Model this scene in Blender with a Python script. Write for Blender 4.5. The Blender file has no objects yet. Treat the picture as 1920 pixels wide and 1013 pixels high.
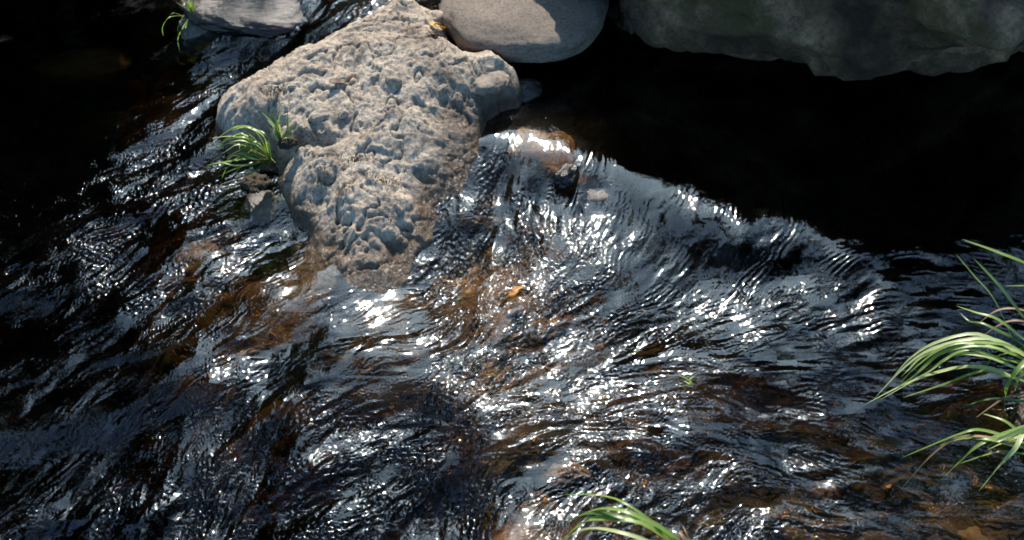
import bpy, bmesh, math, random
import numpy as np
from mathutils import Vector
random.seed(7)
RNG = np.random.default_rng(11)
sc = bpy.context.scene
C = sc.collection

# ------------------------------------------------------------------ camera
CAM_H = 2.2
TAN = 0.364
PITCH = math.radians(45)
cam_d = bpy.data.cameras.new('camera'); cam = bpy.data.objects.new('camera', cam_d); C.objects.link(cam)
cam.location = (0, 0, CAM_H); cam.rotation_euler = (math.radians(90) - PITCH, 0, 0)
cam_d.sensor_width = 36; cam_d.lens = 18 / TAN; cam_d.clip_end = 500; cam_d.clip_start = 0.05
cam_d.dof.use_dof = True; cam_d.dof.focus_distance = 3.2; cam_d.dof.aperture_fstop = 5.6
sc.camera = cam
# ------------------------------------------------------------------ light
SUN_EL, SUN_AZ = 46.0, -3.0          # azimuth clockwise from +y (the view direction)
w = bpy.data.worlds.new('World'); sc.world = w; w.use_nodes = True
nt = w.node_tree; bg = nt.nodes['Background']
sky = nt.nodes.new('ShaderNodeTexSky'); sky.sky_type = 'NISHITA'; sky.sun_disc = False
sky.sun_elevation = math.radians(SUN_EL); sky.sun_rotation = math.radians(SUN_AZ)
sky.air_density = 1.5; sky.dust_density = 2.6; sky.ozone_density = 2.5
tint = nt.nodes.new('ShaderNodeMix'); tint.data_type = 'RGBA'; tint.blend_type = 'MULTIPLY'; tint.inputs[0].default_value = 1
tint.inputs[7].default_value = (.60, .90, 1.20, 1)                 # the photograph's cool white balance
nt.links.new(sky.outputs[0], tint.inputs[6]); nt.links.new(tint.outputs[2], bg.inputs[0]); bg.inputs[1].default_value = 0.108
sd = bpy.data.lights.new('sun', 'SUN'); sd.energy = 2.8; sd.angle = math.radians(0.53); sd.color = (1, .92, .82)
sun = bpy.data.objects.new('sun', sd); C.objects.link(sun)
el, az = math.radians(SUN_EL), math.radians(SUN_AZ)
SUN = Vector((math.sin(az)*math.cos(el), math.cos(az)*math.cos(el), math.sin(el)))
sun.rotation_euler = SUN.to_track_quat('Z', 'Y').to_euler()
sc.view_settings.view_transform = 'Standard'; sc.view_settings.look = 'None'
sc.view_settings.gamma = 1; sc.view_settings.use_curve_mapping = False
sc.view_settings.exposure = 1.35
sc.render.engine = 'CYCLES'
sc.cycles.use_denoising = True
sc.cycles.denoising_prefilter = 'ACCURATE'; sc.cycles.denoising_input_passes = 'RGB_ALBEDO_NORMAL'
sc.cycles.max_bounces = 6; sc.cycles.transparent_max_bounces = 8
sc.cycles.sample_clamp_indirect = 6; sc.cycles.sample_clamp_direct = 0
sc.cycles.caustics_reflective = False; sc.cycles.caustics_refractive = False

# ------------------------------------------------------------------ helpers
def img(px, py, z=0.0):
    """point of the place seen at photo pixel (1920x1013) and lying at height z"""
    a = (px-960)/960*TAN; b = (506.5-py)/960*TAN
    c, s = math.cos(PITCH), math.sin(PITCH)
    d = np.array([a, c + b*s, -s + b*c]); t = (z-CAM_H)/d[2]
    return np.array([0, 0, CAM_H]) + d*t

def tag(o, label=None, cat=None, group=None, kind=None):
    for k, v in (('label', label), ('category', cat), ('group', group), ('kind', kind)):
        if v: o[k] = v
    return o

def link_mesh(name, me, mat=None, parent=None):
    o = bpy.data.objects.new(name, me); C.objects.link(o)
    if mat: me.materials.append(mat)
    if parent: o.parent = parent
    return o

def mesh_np(name, co, quads, smooth=True):
    me = bpy.data.meshes.new(name)
    n = len(co); m = len(quads)
    me.vertices.add(n); me.vertices.foreach_set('co', np.ascontiguousarray(co, np.float32).ravel())
    me.loops.add(m*4); me.loops.foreach_set('vertex_index', np.ascontiguousarray(quads, np.int32).ravel())
    me.polygons.add(m); me.polygons.foreach_set('loop_start', np.arange(0, m*4, 4, dtype=np.int32))
    me.polygons.foreach_set('loop_total', np.full(m, 4, np.int32))
    me.polygons.foreach_set('use_smooth', np.full(m, smooth))
    me.update(calc_edges=True)
    return me

def empty(name, loc):
    o = bpy.data.objects.new(name, None); C.objects.link(o); o.location = loc; o.empty_display_size = .05
    return o

def hash3(ix, iy, iz, seed):
    h = (ix*374761393 + iy*668265263 + iz*2147483647 + seed*1442695041) & 0xFFFFFFFF
    h = ((h ^ (h >> 13))*1274126177) & 0xFFFFFFFF
    h = ((h ^ (h >> 16))*2246822519) & 0xFFFFFFFF
    return (h ^ (h >> 15)) & 0xFFFFFFFF

def pnoise(p, seed=0):
    """gradient noise, p (n,3) -> about -1..1"""
    p = np.asarray(p, np.float64); i = np.floor(p).astype(np.int64); f = p-i
    u = f*f*f*(f*(f*6-15)+10); out = np.zeros(len(p))
    for dx in (0, 1):
        for dy in (0, 1):
            for dz in (0, 1):
                h = hash3(i[:, 0]+dx, i[:, 1]+dy, i[:, 2]+dz, seed)
                gx = ((h & 1023)/511.5-1); gy = (((h >> 10) & 1023)/511.5-1); gz = (((h >> 20) & 1023)/511.5-1)
                d = gx*(f[:, 0]-dx)+gy*(f[:, 1]-dy)+gz*(f[:, 2]-dz)
                wx = u[:, 0] if dx else 1-u[:, 0]; wy = u[:, 1] if dy else 1-u[:, 1]; wz = u[:, 2] if dz else 1-u[:, 2]
                out += d*wx*wy*wz
    return out*1.3

def fbm(p, seed=0, oct=5, gain=.5, ridged=False):
    out = 0; a = 1; q = np.array(p, np.float64)
    for k in range(oct):
        n = pnoise(q, seed+k*17)
        if ridged: n = 1-2*np.abs(n)
        out = out + a*n; a *= gain; q = q*2.03+3.1
    return out

def worley(x, y, cell, seed, jit=.9):
    """2-D cells: distance to nearest point in units of the cell, and the cell's random number"""
    X = x/cell; Y = y/cell; ix = np.floor(X).astype(np.int64); iy = np.floor(Y).astype(np.int64)
    best = np.full(x.shape, 9.0); rid = np.zeros(x.shape)
    for dx in (-1, 0, 1):
        for dy in (-1, 0, 1):
            h = hash3(ix+dx, iy+dy, ix*0, seed)
            jx = (h & 1023)/1023; jy = ((h >> 10) & 1023)/1023; r = ((h >> 20) & 1023)/1023
            cx = ix+dx+.5+(jx-.5)*jit; cy = iy+dy+.5+(jy-.5)*jit
            # each cell is a stretched oval with an angle of its own
            a = r*6.283; ca, sa = np.cos(a), np.sin(a)
            ux = (X-cx)*ca+(Y-cy)*sa; uy = -(X-cx)*sa+(Y-cy)*ca
            d = np.sqrt(ux*ux+(uy*1.5)**2)
            m = d < best; best = np.where(m, d, best); rid = np.where(m, r, rid)
    return best, rid

def rbf(pts, x, y, sigma):
    num = np.zeros(x.shape); den = np.full(x.shape, 1e-9)
    for (px, py, v) in pts:
        q = img(px, py)
        d2 = ((x-q[0])**2+(y-q[1])**2)/(sigma*sigma)
        wgt = np.exp(-d2)+1e-4/(1+d2)**2
        num += wgt*v; den += wgt
    return num/den

def blob(x, y, px, py, rx, ry, ang=0, soft=1.0):
    """soft spot 0..1 at photo point px,py; radii in metres"""
    q = img(px, py); c, s = math.cos(ang), math.sin(ang)
    u = ((x-q[0])*c+(y-q[1])*s)/rx; v = (-(x-q[0])*s+(y-q[1])*c)/ry
    return np.exp(-(u*u+v*v)**soft)

def poly_sdf(x, y, P):
    """positive inside"""
    P = np.asarray(P); n = len(P); best = np.full(x.shape, 1e9); ins = np.zeros(x.shape, bool)
    for i in range(n):
        ax, ay = P[i]; bx, by = P[(i+1) % n]; ex, ey = bx-ax, by-ay
        t = np.clip(((x-ax)*ex+(y-ay)*ey)/(ex*ex+ey*ey+1e-12), 0, 1)
        best = np.minimum(best, (x-ax-t*ex)**2+(y-ay-t*ey)**2)
        c = (ay > y) != (by > y)
        xi = ax+(y-ay)/(by-ay+1e-12)*ex
        ins ^= c & (x < xi)
    d = np.sqrt(best)
    return np.where(ins, d, -d)

def sstep(a, b, x):
    t = np.clip((x-a)/(b-a), 0, 1); return t*t*(3-2*t)

# ------------------------------------------------------------------ materials
def newmat(name):
    m = bpy.data.materials.new(name); m.use_nodes = True
    n = m.node_tree; n.nodes.clear(); return m, n

def N(nt, typ, **kw):
    n = nt.nodes.new(typ)
    for k, v in kw.items():
        if k.startswith('i_'): n.inputs[k[2:].replace('_', ' ')].default_value = v
        else: setattr(n, k, v)
    return n

def noise(nt, vec, scale, detail=6, rough=.55, dist=0.0):
    n = N(nt, 'ShaderNodeTexNoise'); n.inputs['Scale'].default_value = scale; n.inputs['Detail'].default_value = detail
    n.inputs['Roughness'].default_value = rough; n.inputs['Distortion'].default_value = dist
    nt.links.new(vec, n.inputs['Vector']); return n

def ramp(nt, fac, stops):
    r = N(nt, 'ShaderNodeValToRGB'); cr = r.color_ramp
    while len(cr.elements) < len(stops): cr.elements.new(.5)
    for e, (p, c) in zip(cr.elements, stops):
        e.position = p; e.color = (*c, 1) if len(c) == 3 else c
    nt.links.new(fac, r.inputs[0]); return r

def mix(nt, fac, a, b, mode='MIX'):
    m = N(nt, 'ShaderNodeMix', data_type='RGBA', blend_type=mode)
    for sock, v in ((m.inputs[0], fac), (m.inputs[6], a), (m.inputs[7], b)):
        if hasattr(v, 'links'): nt.links.new(v, sock)
        else: sock.default_value = v if not isinstance(v, tuple) else (*v, 1)
    return m.outputs[2]

def maprange(nt, v, a, b, c=0, d=1, smooth=True):
    m = N(nt, 'ShaderNodeMapRange'); m.interpolation_type = 'SMOOTHSTEP' if smooth else 'LINEAR'
    nt.links.new(v, m.inputs[0])
    for i, q in enumerate((a, b, c, d)): m.inputs[i+1].default_value = q
    return m.outputs[0]

def math_(nt, op, a, b=None):
    m = N(nt, 'ShaderNodeMath', operation=op)
    for s, v in ((m.inputs[0], a), (m.inputs[1], b)):
        if v is None: continue
        if hasattr(v, 'links'): nt.links.new(v, s)
        else: s.default_value = v
    return m.outputs[0]

def rock_mat(name, stops, scale=6, rough=.8, bump=.006, wet_z=None, wet_w=.03, moss=None, moss_amt=.5, fine=90, spots=None):
    m, t = newmat(name)
    geo = N(t, 'ShaderNodeNewGeometry'); tc = geo.outputs['Position']
    n1 = noise(t, tc, scale, 8, .6, .3); col = ramp(t, n1.outputs[0], stops).outputs[0]
    n2 = noise(t, tc, fine, 5, .7); g = ramp(t, n2.outputs[0], [(.3, (.42, .42, .44)), (.52, (1, 1, 1)), (.75, (1.4, 1.36, 1.3))]).outputs[0]
    col = mix(t, 1.0, col, g, 'MULTIPLY')
    st_ = noise(t, tc, 2.2, 5, .6, .8)
    col = mix(t, 1.0, col, ramp(t, st_.outputs[0], [(.38, (.62, .58, .55)), (.5, (1, 1, 1)), (.62, (1.1, 1.04, 1.0))]).outputs[0], 'MULTIPLY')
    if spots:
        n5 = noise(t, tc, 28, 3, .5, 1.0)
        col = mix(t, maprange(t, n5.outputs[0], .60, .68, 0, .8), col, spots)
    if moss:
        n3 = noise(t, tc, 3.2, 8, .68, .5); sep = N(t, 'ShaderNodeSeparateXYZ')
        col = mix(t, maprange(t, n3.outputs[0], .62-moss_amt*.3, .72-moss_amt*.2), col, moss)
    # colour goes darker in small hollows, by pointiness
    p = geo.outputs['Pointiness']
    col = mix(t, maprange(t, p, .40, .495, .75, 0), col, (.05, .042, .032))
    b = N(t, 'ShaderNodeBsdfPrincipled')
    r = rough
    if wet_z is not None:
        sep = N(t, 'ShaderNodeSeparateXYZ'); t.links.new(tc, sep.inputs[0])
        n4 = noise(t, tc, 14, 5, .6)
        hz = sep.outputs[2]
        if wet_z == 'attr':
            hz = N(t, 'ShaderNodeAttribute', attribute_name='above').outputs['Fac']; wet_z = .018
        zz = math_(t, 'ADD', hz, math_(t, 'MULTIPLY', math_(t, 'SUBTRACT', n4.outputs[0], .5), .07))
        wet = maprange(t, zz, wet_z, wet_z+wet_w, 1, 0)
        col = mix(t, wet, col, mix(t, 1.0, col, (.30, .24, .18), 'MULTIPLY'))
        rr = maprange(t, wet, 0, 1, rough, .18)
        t.links.new(rr, b.inputs['Roughness'])
    else: b.inputs['Roughness'].default_value = rough
    bp = N(t, 'ShaderNodeBump'); bp.inputs['Strength'].default_value = .9; bp.inputs['Distance'].default_value = bump
    hb = math_(t, 'ADD', noise(t, tc, 45, 8, .65).outputs[0], math_(t, 'MULTIPLY', noise(t, tc, 240, 4, .7).outputs[0], .3))
    t.links.new(hb, bp.inputs['Height']); t.links.new(bp.outputs[0], b.inputs['Normal'])
    t.links.new(col, b.inputs['Base Color']); o = N(t, 'ShaderNodeOutputMaterial'); t.links.new(b.outputs[0], o.inputs[0])
    return m

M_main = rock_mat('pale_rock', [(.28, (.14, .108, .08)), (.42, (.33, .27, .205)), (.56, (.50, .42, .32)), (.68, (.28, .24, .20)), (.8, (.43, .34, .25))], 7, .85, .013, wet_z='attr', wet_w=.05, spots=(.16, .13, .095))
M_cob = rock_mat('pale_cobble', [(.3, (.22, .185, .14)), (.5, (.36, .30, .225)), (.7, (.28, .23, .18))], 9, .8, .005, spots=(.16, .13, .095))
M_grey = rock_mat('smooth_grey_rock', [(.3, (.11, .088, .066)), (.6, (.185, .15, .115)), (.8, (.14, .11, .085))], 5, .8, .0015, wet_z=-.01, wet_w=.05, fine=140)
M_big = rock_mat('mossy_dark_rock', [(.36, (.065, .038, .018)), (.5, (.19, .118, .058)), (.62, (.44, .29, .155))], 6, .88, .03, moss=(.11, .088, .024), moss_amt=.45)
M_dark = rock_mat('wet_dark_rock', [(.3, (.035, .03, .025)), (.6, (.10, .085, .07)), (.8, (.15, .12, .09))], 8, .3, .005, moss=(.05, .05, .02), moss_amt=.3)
M_deepdark = rock_mat('very_dark_stone', [(.3, (.02, .014, .008)), (.6, (.055, .036, .018)), (.8, (.10, .06, .03))], 12, .35, .005)  # very dark brown, the stone's own colour
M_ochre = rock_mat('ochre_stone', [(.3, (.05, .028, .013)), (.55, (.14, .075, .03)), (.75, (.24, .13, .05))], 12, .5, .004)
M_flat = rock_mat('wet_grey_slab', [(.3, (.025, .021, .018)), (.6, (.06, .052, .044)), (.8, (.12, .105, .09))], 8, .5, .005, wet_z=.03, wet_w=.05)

def bed_material():
    m, t = newmat('stream_bed')
    geo = N(t, 'ShaderNodeNewGeometry'); tc = geo.outputs['Position']
    big = noise(t, tc, 3.0, 4, .5, .4); mid = noise(t, tc, 14, 8, .65, .8); fin = noise(t, tc, 60, 6, .7)
    c1 = ramp(t, mid.outputs[0], [(.38, (.015, .010, .006)), (.54, (.04, .025, .012)), (.64, (.13, .068, .022)), (.75, (.45, .24, .075))]).outputs[0]
    c2 = ramp(t, mid.outputs[0], [(.3, (.015, .013, .008)), (.55, (.04, .032, .016)), (.72, (.10, .085, .03))]).outputs[0]
    col = mix(t, maprange(t, big.outputs[0], .42, .6), c2, c1)
    am = N(t, 'ShaderNodeAttribute', attribute_name='amber')          # where clean amber rock floors the stream
    c3 = ramp(t, mid.outputs[0], [(.3, (.06, .032, .014)), (.5, (.19, .095, .035)), (.7, (.38, .20, .07))]).outputs[0]
    cl = N(t, 'ShaderNodeAttribute', attribute_name='clean')
    c3 = mix(t, cl.outputs['Fac'], c3, ramp(t, mid.outputs[0], [(.3, (.16, .085, .04)), (.5, (.42, .24, .11)), (.7, (.62, .40, .20))]).outputs[0])
    col = mix(t, am.outputs['Fac'], col, c3)
    col = mix(t, 1.0, col, ramp(t, fin.outputs[0], [(.3, (.4, .4, .4)), (.6, (1.2, 1.2, 1.2))]).outputs[0], 'MULTIPLY')
    sp = noise(t, tc, 75, 2, .5, 1.2)
    col = mix(t, math_(t, 'MULTIPLY', maprange(t, sp.outputs[0], .62, .70), maprange(t, mid.outputs[0], .45, .6)), col, (.75, .42, .13))
    b = N(t, 'ShaderNodeBsdfPrincipled'); b.inputs['Roughness'].default_value = .9
    bp = N(t, 'ShaderNodeBump'); bp.inputs['Distance'].default_value = .01; t.links.new(fin.outputs[0], bp.inputs['Height']); t.links.new(bp.outputs[0], b.inputs['Normal'])
    t.links.new(col, b.inputs['Base Color']); o = N(t, 'ShaderNodeOutputMaterial'); t.links.new(b.outputs[0], o.inputs[0])
    return m

def water_material():
    m, t = newmat('stream_water')
    at = N(t, 'ShaderNodeAttribute', attribute_name='flow'); amp = N(t, 'ShaderNodeAttribute', attribute_name='rough_amp')
    geo = N(t, 'ShaderNodeNewGeometry')
    n1 = noise(t, geo.outputs['Position'], 70, 3, .5, .8)
    bp = N(t, 'ShaderNodeBump'); bp.inputs['Distance'].default_value = .0012
    t.links.new(n1.outputs[0], bp.inputs['Height']); t.links.new(math_(t, 'MULTIPLY', amp.outputs['Fac'], 1.0), bp.inputs['Strength'])
    fr = N(t, 'ShaderNodeFresnel'); fr.inputs[0].default_value = 1.39; t.links.new(bp.outputs[0], fr.inputs[1])
    tr = N(t, 'ShaderNodeBsdfTransparent')
    gl = N(t, 'ShaderNodeBsdfGlossy'); gl.inputs['Roughness'].default_value = .025; t.links.new(bp.outputs[0], gl.inputs['Normal'])
    gl.inputs['Color'].default_value = (1, 1, 1, 1)
    g2 = N(t, 'ShaderNodeBsdfGlossy'); g2.inputs['Roughness'].default_value = .21; t.links.new(bp.outputs[0], g2.inputs['Normal'])      # ripples too small to see
    gm = N(t, 'ShaderNodeMixShader'); t.links.new(math_(t, 'MULTIPLY', amp.outputs['Fac'], .05), gm.inputs[0]); t.links.new(gl.outputs[0], gm.inputs[1]); t.links.new(g2.outputs[0], gm.inputs[2])
    mx = N(t, 'ShaderNodeMixShader'); t.links.new(fr.outputs[0], mx.inputs[0]); t.links.new(tr.outputs[0], mx.inputs[1]); t.links.new(gm.outputs[0], mx.inputs[2])
    va = N(t, 'ShaderNodeVolumeAbsorption'); va.inputs['Color'].default_value = (.58, .46, .2, 1); va.inputs['Density'].default_value = 15
    o = N(t, 'ShaderNodeOutputMaterial'); t.links.new(mx.outputs[0], o.inputs[0]); t.links.new(va.outputs[0], o.inputs[1])
    return m

# ------------------------------------------------------------------ water
LEVEL = [(1000,200,0),(1300,200,0),(1600,300,0),(1900,300,0),(1100,270,0),(1400,390,0),(1850,430,0),(1640,430,0),(940,240,0),(1200,330,0),(1300,370,0),(1100,100,0),(1500,100,0),
 (980,350,-.034),(1150,410,-.032),(1240,470,-.040),(1320,560,-.047),(1500,570,-.028),(1750,580,-.014),(1900,600,-.02),
 (950,480,-.054),(900,620,-.055),(1100,650,-.054),(1400,720,-.04),(1700,750,-.04),(1050,760,-.062),(1400,900,-.06),(1800,920,-.055),(1100,950,-.07),
 (700,600,-.062),(600,520,-.062),(500,650,-.07),(700,800,-.08),(400,800,-.09),(700,950,-.1),(300,950,-.105),(100,900,-.105),(100,650,-.085),(300,550,-.07),
 (450,430,-.062),(150,400,-.07),(300,300,-.06),(100,200,-.06),(200,50,-.06),(400,180,-.052),(450,110,-.04),(520,60,0),(600,20,.025),(650,-20,.03)]
DIRS = [(600,30,-1,.6),(430,130,-1,.25),(400,200,-1,.8),(250,260,-1,.3),(300,370,-1,.5),(150,350,-1,.45),(100,480,-1,.5),(250,480,-1,.6),(400,330,-1,.5),
 (600,520,-1,.7),(480,600,-1,.6),(700,590,-1,.25),(650,650,-1,.2),(800,640,-1,.3),(350,700,-1,.6),(200,830,-1,1),(130,900,-1,1),(300,900,-.4,1),(500,800,-.5,1),
 (600,900,-1,.3),(800,700,-1,.3),(900,620,-.4,1),(960,560,-.8,1),(950,350,.15,1),(890,340,-.5,1),(1130,350,-.2,1),(1200,420,-.55,1),(1250,460,-.4,1),(1300,430,-.3,1),
 (1370,470,-.7,1),(1320,540,-1,.6),(1480,520,-.8,1),(1600,510,-1,.5),(1700,560,-1,.1),(1850,530,1,.2),(1800,620,1,.05),(1500,600,-1,.15),(1600,700,1,.1),(1450,640,-1,.1),
 (1200,560,-1,.35),(1100,600,-1,.6),(1060,640,-1,.9),(1200,640,-1,.4),(1250,700,1,.05),(1100,740,-1,.01),(1400,760,1,.35),(1500,800,1,.4),(1650,850,1,.2),(1800,900,1,.1),
 (1300,850,-.8,1),(1250,800,1,.5),(1000,780,-1,.15),(900,700,-1,.25),(1000,880,-1,.8),(1150,900,-.4,1),(850,950,0,1),(700,950,-.5,1)]
GX0, GX1, GY0, GY1 = -1.8, 1.8, 1.25, 4.0

def crest_dir(x, y):
    c = np.zeros(x.shape); s = np.zeros(x.shape)
    for (px, py, dx, dy) in DIRS:
        p = img(px, py); q = img(px+dx*8, py+dy*8); a = math.atan2(q[1]-p[1], q[0]-p[0])
        d2 = ((x-p[0])**2+(y-p[1])**2)/(.11**2)
        wgt = np.exp(-d2)+1e-3/(1+d2)**2
        c += wgt*math.cos(2*a); s += wgt*math.sin(2*a)
    return .5*np.arctan2(s, c)

def bil(F, fx, fy):
    H, W = F.shape
    fx = np.clip(fx, 0, W-1.001); fy = np.clip(fy, 0, H-1.001)
    ix = fx.astype(np.int32); iy = fy.astype(np.int32); a = (fx-ix).astype(np.float32); b = (fy-iy).astype(np.float32)
    Fr = F.ravel(); i = iy*W+ix
    return (Fr[i]*(1-a)+Fr[i+1]*a)*(1-b)+(Fr[i+W]*(1-a)+Fr[i+W+1]*a)*b

def band(H, W, step, lam, rng, bw=.35):
    F = np.fft.rfft2(rng.standard_normal((H, W)))
    ky = np.fft.fftfreq(H, step)[:, None]; kx = np.fft.rfftfreq(W, step)[None, :]
    k = np.sqrt(kx*kx+ky*ky)+1e-9
    F *= np.exp(-(np.log(k*lam)/bw)**2)
    f = np.fft.irfft2(F, (H, W)); return (f/f.std()).astype(np.float32)

def aniso(lam, elong, seed, wob=.3, twist=0.0, maxres=.0024):
    """band-limited noise of wavelength lam smeared along the crest direction; unit rms"""
    rng = np.random.default_rng(seed)
    step = max(maxres, lam/8)
    W = int((GX1-GX0)/step); H = int((GY1-GY0)/step)
    xs = GX0+np.arange(W)*step; ys = GY0+np.arange(H)*step
    f = band(H, W, step, lam, rng)
    cs = .02; Wc = int((GX1-GX0)/cs)+2; Hc = int((GY1-GY0)/cs)+2
    Xc, Yc = np.meshgrid(GX0+np.arange(Wc)*cs, GY0+np.arange(Hc)*cs)
    A = crest_dir(Xc, Yc)+twist
    wb = band(Hc, Wc, cs, .16, rng)*wob
    A = A+wb
    DX = np.cos(2*A).astype(np.float32); DY = np.sin(2*A).astype(np.float32)
    gx, gy = np.meshgrid(np.arange(W, dtype=np.float32), np.arange(H, dtype=np.float32))
    k = step/cs
    c2 = bil(DX, gx*k, gy*k); s2 = bil(DY, gx*k, gy*k); th = .5*np.arctan2(s2, c2)
    L = elong*lam/step; n = max(2, int(L/1.6))
    out = f.copy(); tot = np.ones_like(f)
    px, py = gx.copy(), gy.copy(); qx, qy = gx.copy(), gy.copy(); st = L/n
    # the direction varies slowly: step along the local one at each end
    for i in range(n):
        for (ax, ay, sg) in ((px, py, 1), (qx, qy, -1)):
            if i:
                t2c = bil(DX, ax*k, ay*k); t2s = bil(DY, ax*k, ay*k); tt = .5*np.arctan2(t2s, t2c)
                # keep the same sense as the local direction
                flip = np.sign(np.cos(tt-th)+1e-6)
                ax += sg*st*np.cos(tt)*flip; ay += sg*st*np.sin(tt)*flip
            else:
                ax += sg*st*np.cos(th); ay += sg*st*np.sin(th)
            wgt = math.exp(-(2*(i+1)/n)**2*.5)
            out += wgt*bil(f, ax, ay)
    out -= out.mean(); out /= out.std()
    return out, step

def sample(Fs, x, y):
    F, step = Fs
    return bil(F, ((x-GX0)/step), ((y-GY0)/step))

def fold(v, a, b):          # mirror coordinates outside the worked-out patch
    t = (v-a)/(b-a); t = np.abs((t+1) % 2-1); return a+t*(b-a)

def water_level(x, y):
    return rbf(LEVEL, x, y, .13)

# where it ripples: (px,py,value) ; small waves / fine glitter / long swells
AMP_S = [(1100,150,.01),(1300,150,0),(1500,250,0),(1800,250,0),(1750,100,0),(1300,300,.01),(1500,380,.02),(1800,400,.03),(1180,300,.03),(1050,235,.03),(950,215,.04),
 (960,330,.75),(1060,345,.7),(1130,370,.5),(1220,420,.35),(1290,380,.14),(1340,450,.45),(1420,480,.45),(1430,430,.25),(1560,500,.35),(1560,450,.15),(1700,520,.35),(1880,510,.4),(1700,460,.15),(1880,450,.1),
 (1320,540,.4),(1500,600,.5),(1700,620,.5),(1900,640,.5),(1600,750,.5),(1800,800,.55),(1250,620,.6),(1120,620,.7),(1200,720,.75),(1400,720,.6),(1100,760,.6),(1300,800,.45),(1550,850,.6),(1800,950,.6),
 (1150,850,.8),(1350,900,.8),(1200,970,.8),(1000,950,.5),(950,450,1.0),(950,550,1.0),(880,480,.9),(1050,480,.85),(900,650,.9),(760,650,.45),(650,640,.35),(700,580,.3),(560,560,.5),(620,500,.35),
 (480,650,.6),(350,620,.5),(300,700,.6),(450,750,.85),(600,760,.9),(750,780,1.0),(600,880,1.0),(750,930,1.1),(400,900,1.0),(200,900,.8),(60,950,.8),(250,800,.7),(880,780,.8),(900,860,.7),
 (120,750,.35),(100,600,.5),(200,520,.85),(330,480,.85),(420,450,.6),(500,470,.45),(100,450,.85),(200,350,.85),(300,300,.9),(380,240,.9),(250,230,.5),(160,280,.15),(100,200,.05),(100,80,.03),(250,120,.04),(320,180,.15),
 (400,150,.5),(480,90,.6),(560,50,.8),(650,10,.9),(600,20,.8),(30,330,.1),(20,550,.2),(30,800,.15)]

GX = GX0+np.arange(0, int((GX1-GX0)/.015)+1)*.015; GY = GY0+np.arange(0, int((GY1-GY0)/.015)+1)*.015
_X, _Y = np.meshgrid(GX, GY)
_lev = rbf(LEVEL, _X, _Y, .13).astype(np.float32)
GLIT = [(950,430,1),(970,500,1.1),(1010,450,1),(900,420,.6),(1150,760,.9),(1050,740,.7),(1280,740,.7),(1150,620,.3),(500,520,.5),(430,560,.4),(260,300,1),(220,270,.9),(330,270,.9),(390,200,.6),(1560,585,.8),(1530,640,.1),(740,760,.8),(700,720,.7),
 (800,680,.5),(650,820,.4),(430,790,.6),(350,820,.6),(1200,900,.6),(1100,900,.5),(1400,950,.4),(600,20,.6),(650,40,.5),(1080,640,.5),(900,700,.5),(330,640,.4),(150,600,.3),(120,500,.7),(50,430,.7),(220,460,.7),(330,420,.6),(300,560,.5),(180,390,.7),(1300,510,.2),(700,600,.05),(1250,440,.0),(1400,470,0),(1150,500,.3),
 (1700,560,.05),(1800,650,.1),(1650,800,.1),(500,900,.3),(700,930,.3),(200,900,.2),(1300,250,0),(1600,350,0),(100,200,0),(1850,900,.15),(1000,850,.2),(820,580,.15),(560,620,.1),(930,330,.15),(1100,360,.25)]
_glit = rbf(GLIT, _X, _Y, .07).astype(np.float32)
_amp = rbf(AMP_S, _X, _Y, .085).astype(np.float32)

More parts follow.
